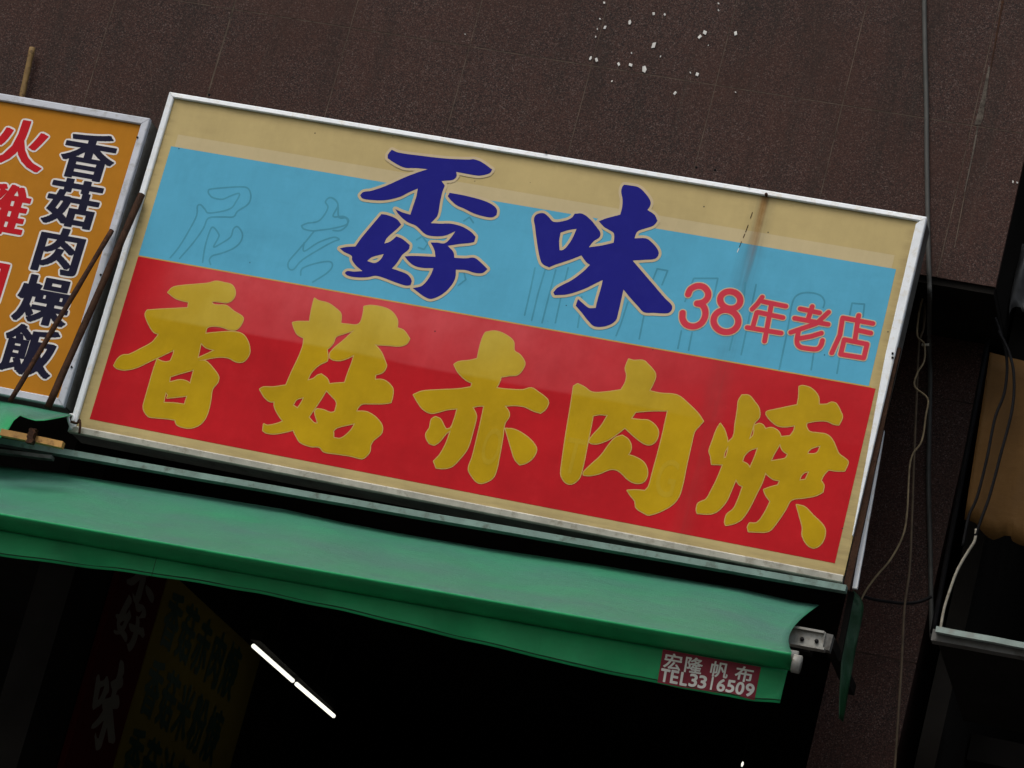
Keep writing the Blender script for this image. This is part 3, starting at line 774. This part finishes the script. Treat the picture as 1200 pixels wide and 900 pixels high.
sm = va.modifiers.new('thick', 'SOLIDIFY'); sm.thickness = .0016; sm.offset = 0
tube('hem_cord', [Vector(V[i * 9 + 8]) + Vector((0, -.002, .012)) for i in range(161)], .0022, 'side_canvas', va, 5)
for sx in (.33,):                                    # stitched seam
    xi = int(sx * 160 * .985)
    tube('seam', [Vector(V[xi * 9 + j]) + Vector((0, -.001, 0)) for j in range(9)], .0012, 'side_canvas', va, 5)
# maker's painted patch on the valance
def on_val(off):
    def g(p):
        s = (p[0] - vx0) / (vx1 - vx0)
        return Vector((p[0], 0, p[1])), s
    def h(p):
        x, z = p[0], p[1]; s = (x - vx0) / (vx1 - vx0)
        c = bar_at(min(1, (x - bar_a.x) / (bar_b.x - bar_a.x))); z0 = c.z + .016 - UD - .010; z1 = lerp_px(vb, x)
        q = max(0, min(1, (z - z0) / (z1 - z0)))
        return Vector((x, val_y(s, q) - off, z))
    return h
cor = [at(777, 761, VY), at(892, 782, VY), at(884, 820, VY), at(770, 799, VY)]
def patch_uv(a, b):                                                  # a right, b up, 0..1
    p = cor[3].lerp(cor[2], a).lerp(cor[0].lerp(cor[1], a), b); return Vector((p.x, p.z))
V, F = [], []; h = on_val(.0028)
for i in range(25):
    for j in range(9): V.append(h(patch_uv(i / 24, j / 8)))
for i in range(24):
    for j in range(8): F.append((i * 9 + j, (i + 1) * 9 + j, (i + 1) * 9 + j + 1, i * 9 + j + 1))
pa = mesh('painted_patch', V, F, 'patch_maroon', va)
pw = (cor[1] - cor[0]).length; ph = (cor[0] - cor[3]).length
def patch_letter(ch, a, b, w, hgt, bold):
    def tf(p): return on_val(.0042)(patch_uv(p[0], p[1]))
    ls = glyph(ch); xs_ = [p.x for l in ls for p in l]; ys_ = [p.y for l in ls for p in l]
    cx, cy = (min(xs_) + max(xs_)) / 2, (min(ys_) + max(ys_)) / 2
    sx = w / max(max(xs_) - min(xs_), .3); sy = hgt / (max(ys_) - min(ys_))
    fl = [[Vector((a + (p.x - cx) * sx, b + (p.y - cy) * sy)) for p in l] for l in ls]
    adds = []
    for l in fl:                                                     # pen width is in metres, the box is 0..1
        for q in ribbon([Vector((p.x * pw, p.y * ph)) for p in l], bold, True, 6): adds.append([Vector((w_.x / pw, w_.y / ph)) for w_ in q])
    print_mesh('character', fl, adds, 'paint_white', va, tf)
for ch, a in zip('宏隆帆布', (.12, .335, .60, .85)): patch_letter(ch, a, .69, .175, .46, .0013)
for i, ch in enumerate('TEL3316509'):
    wd = {'1': .03, 'T': .085, 'E': .07, 'L': .065}.get(ch, .078)
    patch_letter(ch, .065 + i * .097, .24 + .01 * (i % 2), wd, .37, .0019)
# rail under the sign that carries the rolled awning
rl = [(-120, 497), (44, 521), (200, 547), (510, 602), (800, 650), (992, 691)]
pts = [at(u, v_, -.02) for u, v_ in rl]
rail_pts = [pts[0].lerp(pts[-1], i / 20) for i in range(21)]
bar('cassette_rail', pts[0], pts[-1], .026, .05, 'green_rail', aw, 24, .0008)
box('roller', top_x0, 3.33, .03, .11, -.30, -.23, 'dark_plaster', aw)
ar = bar('arm_bracket', at(925, 745, -.12), at(966, 752.5, -.12), .075, .03, 'galvanised', aw)
bar('arm_flange', at(925, 735, -.126), at(966.5, 742.5, -.126), .009, .05, 'galvanised', aw)
bar('arm_flange', at(925, 754.5, -.126), at(966.5, 762, -.126), .009, .05, 'galvanised', aw)
bar('arm_knuckle', at(966.5, 753, -.10), at(975, 755, -.10), .066, .05, 'box_side', aw)
for u in (940, 957):
    c = at(u, 751.5 if u > 950 else 749, -.138); tube('bolt', [c, c + Vector((0, -.004, 0))], .009, 'black_rubber', aw, 8)
c = at(973, 754, -.06); box('arm_post', c.x - .018, c.x + .018, -.07, .72, c.z - .022, c.z + .022, 'dark_plaster', aw)
o = bar('rear_strut', at(998, 694, .12), at(982, 775, .12), .022, .03, 'dark_plaster', aw)

# ------------------------------------------------------------------ neighbour's awning, left
def sheet_px(name, top, bot, y0, y1, mat, label, cat, n=24, m_=8, wav=.012, top_dir=None):
    t_, b_ = px_path(top, y0), px_path(bot, y1)
    def res(path):
        L = [0]
        for a, b in zip(path, path[1:]): L.append(L[-1] + (b - a).length)
        out_ = []
        for i in range(n + 1):
            d = L[-1] * i / n; k = 0
            while k < len(L) - 2 and L[k + 1] < d: k += 1
            out_.append(path[k].lerp(path[k + 1], (d - L[k]) / max(L[k + 1] - L[k], 1e-9)))
        return out_
    t_, b_ = res(t_), res(b_); V, F = [], []
    for i in range(n + 1):
        for j in range(m_ + 1):
            p = t_[i].lerp(b_[i], j / m_); p.y += wav * math.sin(i * .9 + j * .5) * math.sin(math.pi * j / m_) ; V.append(p)
    for i in range(n):
        for j in range(m_): F.append((i * (m_ + 1) + j, (i + 1) * (m_ + 1) + j, (i + 1) * (m_ + 1) + j + 1, i * (m_ + 1) + j + 1))
    o = recalc(mesh(name, V, F, mat, smooth=True))
    sm = o.modifiers.new('thick', 'SOLIDIFY'); sm.thickness = .002; sm.offset = 0
    return tag(o, label, cat)
sheet_px('awning', [(-140, 446), (0, 470), (40, 477), (84, 486)], [(-140, 500), (-20, 516), (2, 512), (14, 497), (21, 487), (40, 493), (58, 492), (82, 487)], .02, -.22, 'green_canvas', 'torn green canvas edge below the orange signboard', 'awning')
tag(bar('orange_beam', at(2, 507, -.30), at(74, 522, -.30), .028, .03, 'orange_beam', wob=.001), 'orange painted beam below the orange signboard', 'beam')
tag(bar('iron_bracket', at(40, 503, -.33), at(35, 520, -.33), .028, .03, 'rusty_iron', wob=.004), 'rusty bracket clasping the orange beam', 'bracket')
tag(bar('timber_board', at(-60, 522, -.04), at(62, 537, -.04), .016, .04, 'box_side', wob=.001), 'weathered grey board under the orange beam', 'board')

# ------------------------------------------------------------------ green side flap at the right end
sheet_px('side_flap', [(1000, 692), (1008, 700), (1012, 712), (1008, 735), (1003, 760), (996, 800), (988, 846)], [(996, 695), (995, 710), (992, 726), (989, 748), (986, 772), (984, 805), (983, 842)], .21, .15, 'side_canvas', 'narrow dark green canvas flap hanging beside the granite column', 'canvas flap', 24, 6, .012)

# ------------------------------------------------------------------ cables on the granite
def cable(name, pl, y, r, mat, label, sides=7):
    return tag(tube(name, px_path(pl, y), r, mat, None, sides), label, 'cable')
cable('wall_cable', [(1083, -40), (1083, 0), (1084, 60), (1085.5, 120), (1086, 180), (1087, 250), (1088, 300), (1089, 330, .268), (1089.5, 348, .32), (1089, 375, .75), (1089, 410, COL_Y - .02), (1090, 450, COL_Y - .02), (1088, 560, COL_Y - .02), (1090, 640, COL_Y - .02), (1091, 700, COL_Y - .02), (1092, 748, COL_Y - .02)], WALL_Y - .017, .0105, 'grey_cable', 'thick dark grey cable running down the granite wall and column')
cable('loose_wire', [(1090, 296), (1093, 313), (1087, 330), (1082, 347), (1077, 367), (1075, 393), (1083, 403), (1083, 423), (1075, 437), (1072, 453), (1087, 467), (1085, 487), (1080, 517), (1067, 540), (1063, 600), (1058, 628), (1044, 655), (1028, 674), (1016, 690), (1008, 705)], .50, .0042, 'beige_cable', 'loose wavy beige wire in front of the granite column')
cable('loose_wire', [(1081, 342), (1084, 360), (1082, 385), (1077, 402), (1075, 440), (1074, 470), (1071, 540), (1069, 600), (1066, 667), (1060, 712), (1057, 770), (1052, 850), (1046, 940)], .56, .0052, 'brown_cable', 'straight brownish wire hanging beside the wavy beige wire')
tag(tube('cable_tie', [at(1080, 404, .54), at(1089, 404, .54)], .006, 'white_cable', None, 6), 'small white tie binding the wires on the column', 'cable tie')
cable('sagging_cable', [(1010, 698), (1022, 702), (1040, 705), (1060, 707), (1078, 705), (1092, 699)], .60, .007, 'black_rubber', 'black cable sagging across the foot of the granite column')
cable('black_conduit', [(1173, 330), (1166, 352), (1150, 440), (1133, 530), (1112, 640), (1093, 742)], .88, .012, 'black_rubber', 'black conduit along the right corner of the granite column')
# ------------------------------------------------------------------ right bay
sheet_px('tarpaulin', [(1160, 413), (1180, 418), (1200, 423), (1330, 455)], [(1130, 609), (1142, 612), (1150, 622), (1158, 630), (1166, 633), (1176, 628), (1186, 629), (1200, 640), (1330, 668)], .60, .55, 'brown_canvas', 'brown canvas hanging in the open bay right of the column', 'tarpaulin', 30, 10, .007)
cable('hanging_cable', [(1166, 372), (1174, 395), (1180, 425), (1177, 460), (1166, 490), (1157, 535), (1148, 572), (1143, 588), (1135, 606), (1128, 640)], .50, .0065, 'black_rubber', 'black cable with a kink hanging over the brown canvas')
cable('hanging_cable', [(1170, 388), (1182, 412), (1188, 440), (1186, 480), (1172, 535), (1160, 580), (1150, 608), (1143, 628)], .48, .0065, 'black_rubber', 'smooth black cable hanging over the middle of the brown canvas')
cable('pale_cable', [(1144, 620), (1142, 634), (1134, 647), (1122, 668), (1113, 692), (1106, 715), (1102, 738)], .48, .0060, 'white_cable', 'pale cable curving down from the brown canvas to the metal gutter')
gt = thing('shop_canopy', at(1098, 738, -.50), 'pale metal gutter edge with an added dark canopy behind it at the foot of the dark bay', 'canopy')
c0, c1 = at(1100, 742, -.42), at(1330, 786, -.42)
box('shade_sheet', c0.x, c0.x + 5, -.42, .93, c0.z - .03, c0.z - .012, 'dark_plaster', gt)  # unseen sheet behind the gutter, added to shade the lower column
bar('lip', at(1097, 738, -.50), at(1330, 781, -.50), .022, .03, 'pale_gutter', gt, 10, .0008)
bar('trough', at(1093, 745.5, -.45), at(1330, 789, -.45), .045, .06, 'box_side', gt, 10, .0008)
sheet_px('plastic_sheet', [(1186, 285), (1200, 286), (1260, 296)], [(1182, 372), (1186, 361), (1196, 360), (1204, 368), (1260, 376)], .8, .8, 'grey_plastic', 'crumpled grey plastic sheet in the dark bay above the brown canvas', 'plastic sheet', 16, 8, .05)

# ------------------------------------------------------------------ inside the shop
lamp = thing('ceiling_lamp', atz(345, 800, -.17), 'lit fluorescent lamp of two white tubes under the dark shop ceiling', 'lamp')
L = [atz(297, 757, -.2), atz(343, 797.6, -.2), atz(347.5, 801.6, -.2), atz(391, 839, -.2)]
tube('fluorescent_tube', [L[0], L[1]], .0115, 'lit_tube', lamp, 10)
tube('fluorescent_tube', [L[2], L[3]], .0115, 'lit_tube', lamp, 10)
box('fitting', L[0].x - .03, L[0].x + .03, L[0].y, L[3].y, -.168, -.12, 'dark_plaster', lamp)
for yy in (3.1, 4.1): tube('hanger', [Vector((.105, yy, -.121)), Vector((.105, yy, .481))], .006, 'dark_plaster', lamp, 6)
sp = thing('bare_bulb', at(870, 895, 3.0), 'tiny lit bulb deep inside the dark shop', 'bulb')
c = at(870, 895.5, 3.0)
tube('bulb', [c + Vector((0, 0, -.012)), c, c + Vector((0, 0, .012))], lambda s: .002 + .004 * math.sin(math.pi * min(max(s, .1), .9)), 'lit_tube', sp, 8)
tube('cord', [c + Vector((0, 0, .013)), Vector((c.x, c.y, .479))], .003, 'dark_plaster', sp, 5)
MX = -.40
mb = thing('menu_board', (MX, 3.5, -1.6), 'dim yellow menu board with dark characters on the shop side wall', 'menu board')
y0, y1 = 2.72, 4.45
box('board', MX - .03, MX, y0, y1, -2.6, .06, 'menu_yellow', mb)
def side_plane(x): return lambda p: Vector((x, p[0], p[1]))
for r, line in enumerate(('香菇赤肉焿', '香菇米粉焿', '香菇油麵焿', '香菇肉燥飯')):
    for i, ch in enumerate(line):
        letter(ch, (y0 + .22 + i * .27, -.14 - r * .36), .23, .29, mb, 'menu_green', side_plane(MX + .003), .008)
vbd = thing('menu_board', (MX, 2.4, -1.6), 'dark red vertical sign with white brush characters inside the shop', 'menu board')
box('board', MX - .03, MX + .002, 2.06, 2.70, -2.6, .05, 'menu_red', vbd)
for k_, zc in (('nao', -.20), ('wei', -.72)):
    fl = LOOPS[k_]; xs_ = [p.x for l in fl for p in l]; ys_ = [p.y for l in fl for p in l]
    cx, cy = (min(xs_) + max(xs_)) / 2, (min(ys_) + max(ys_)) / 2; q = .46 / (max(ys_) - min(ys_))
    print_mesh('character', [[Vector((2.38 + (p.x - cx) * q, zc + (p.y - cy) * q)) for p in thin(l, .008)] for l in fl], [], 'menu_white', vbd, side_plane(MX + .005))
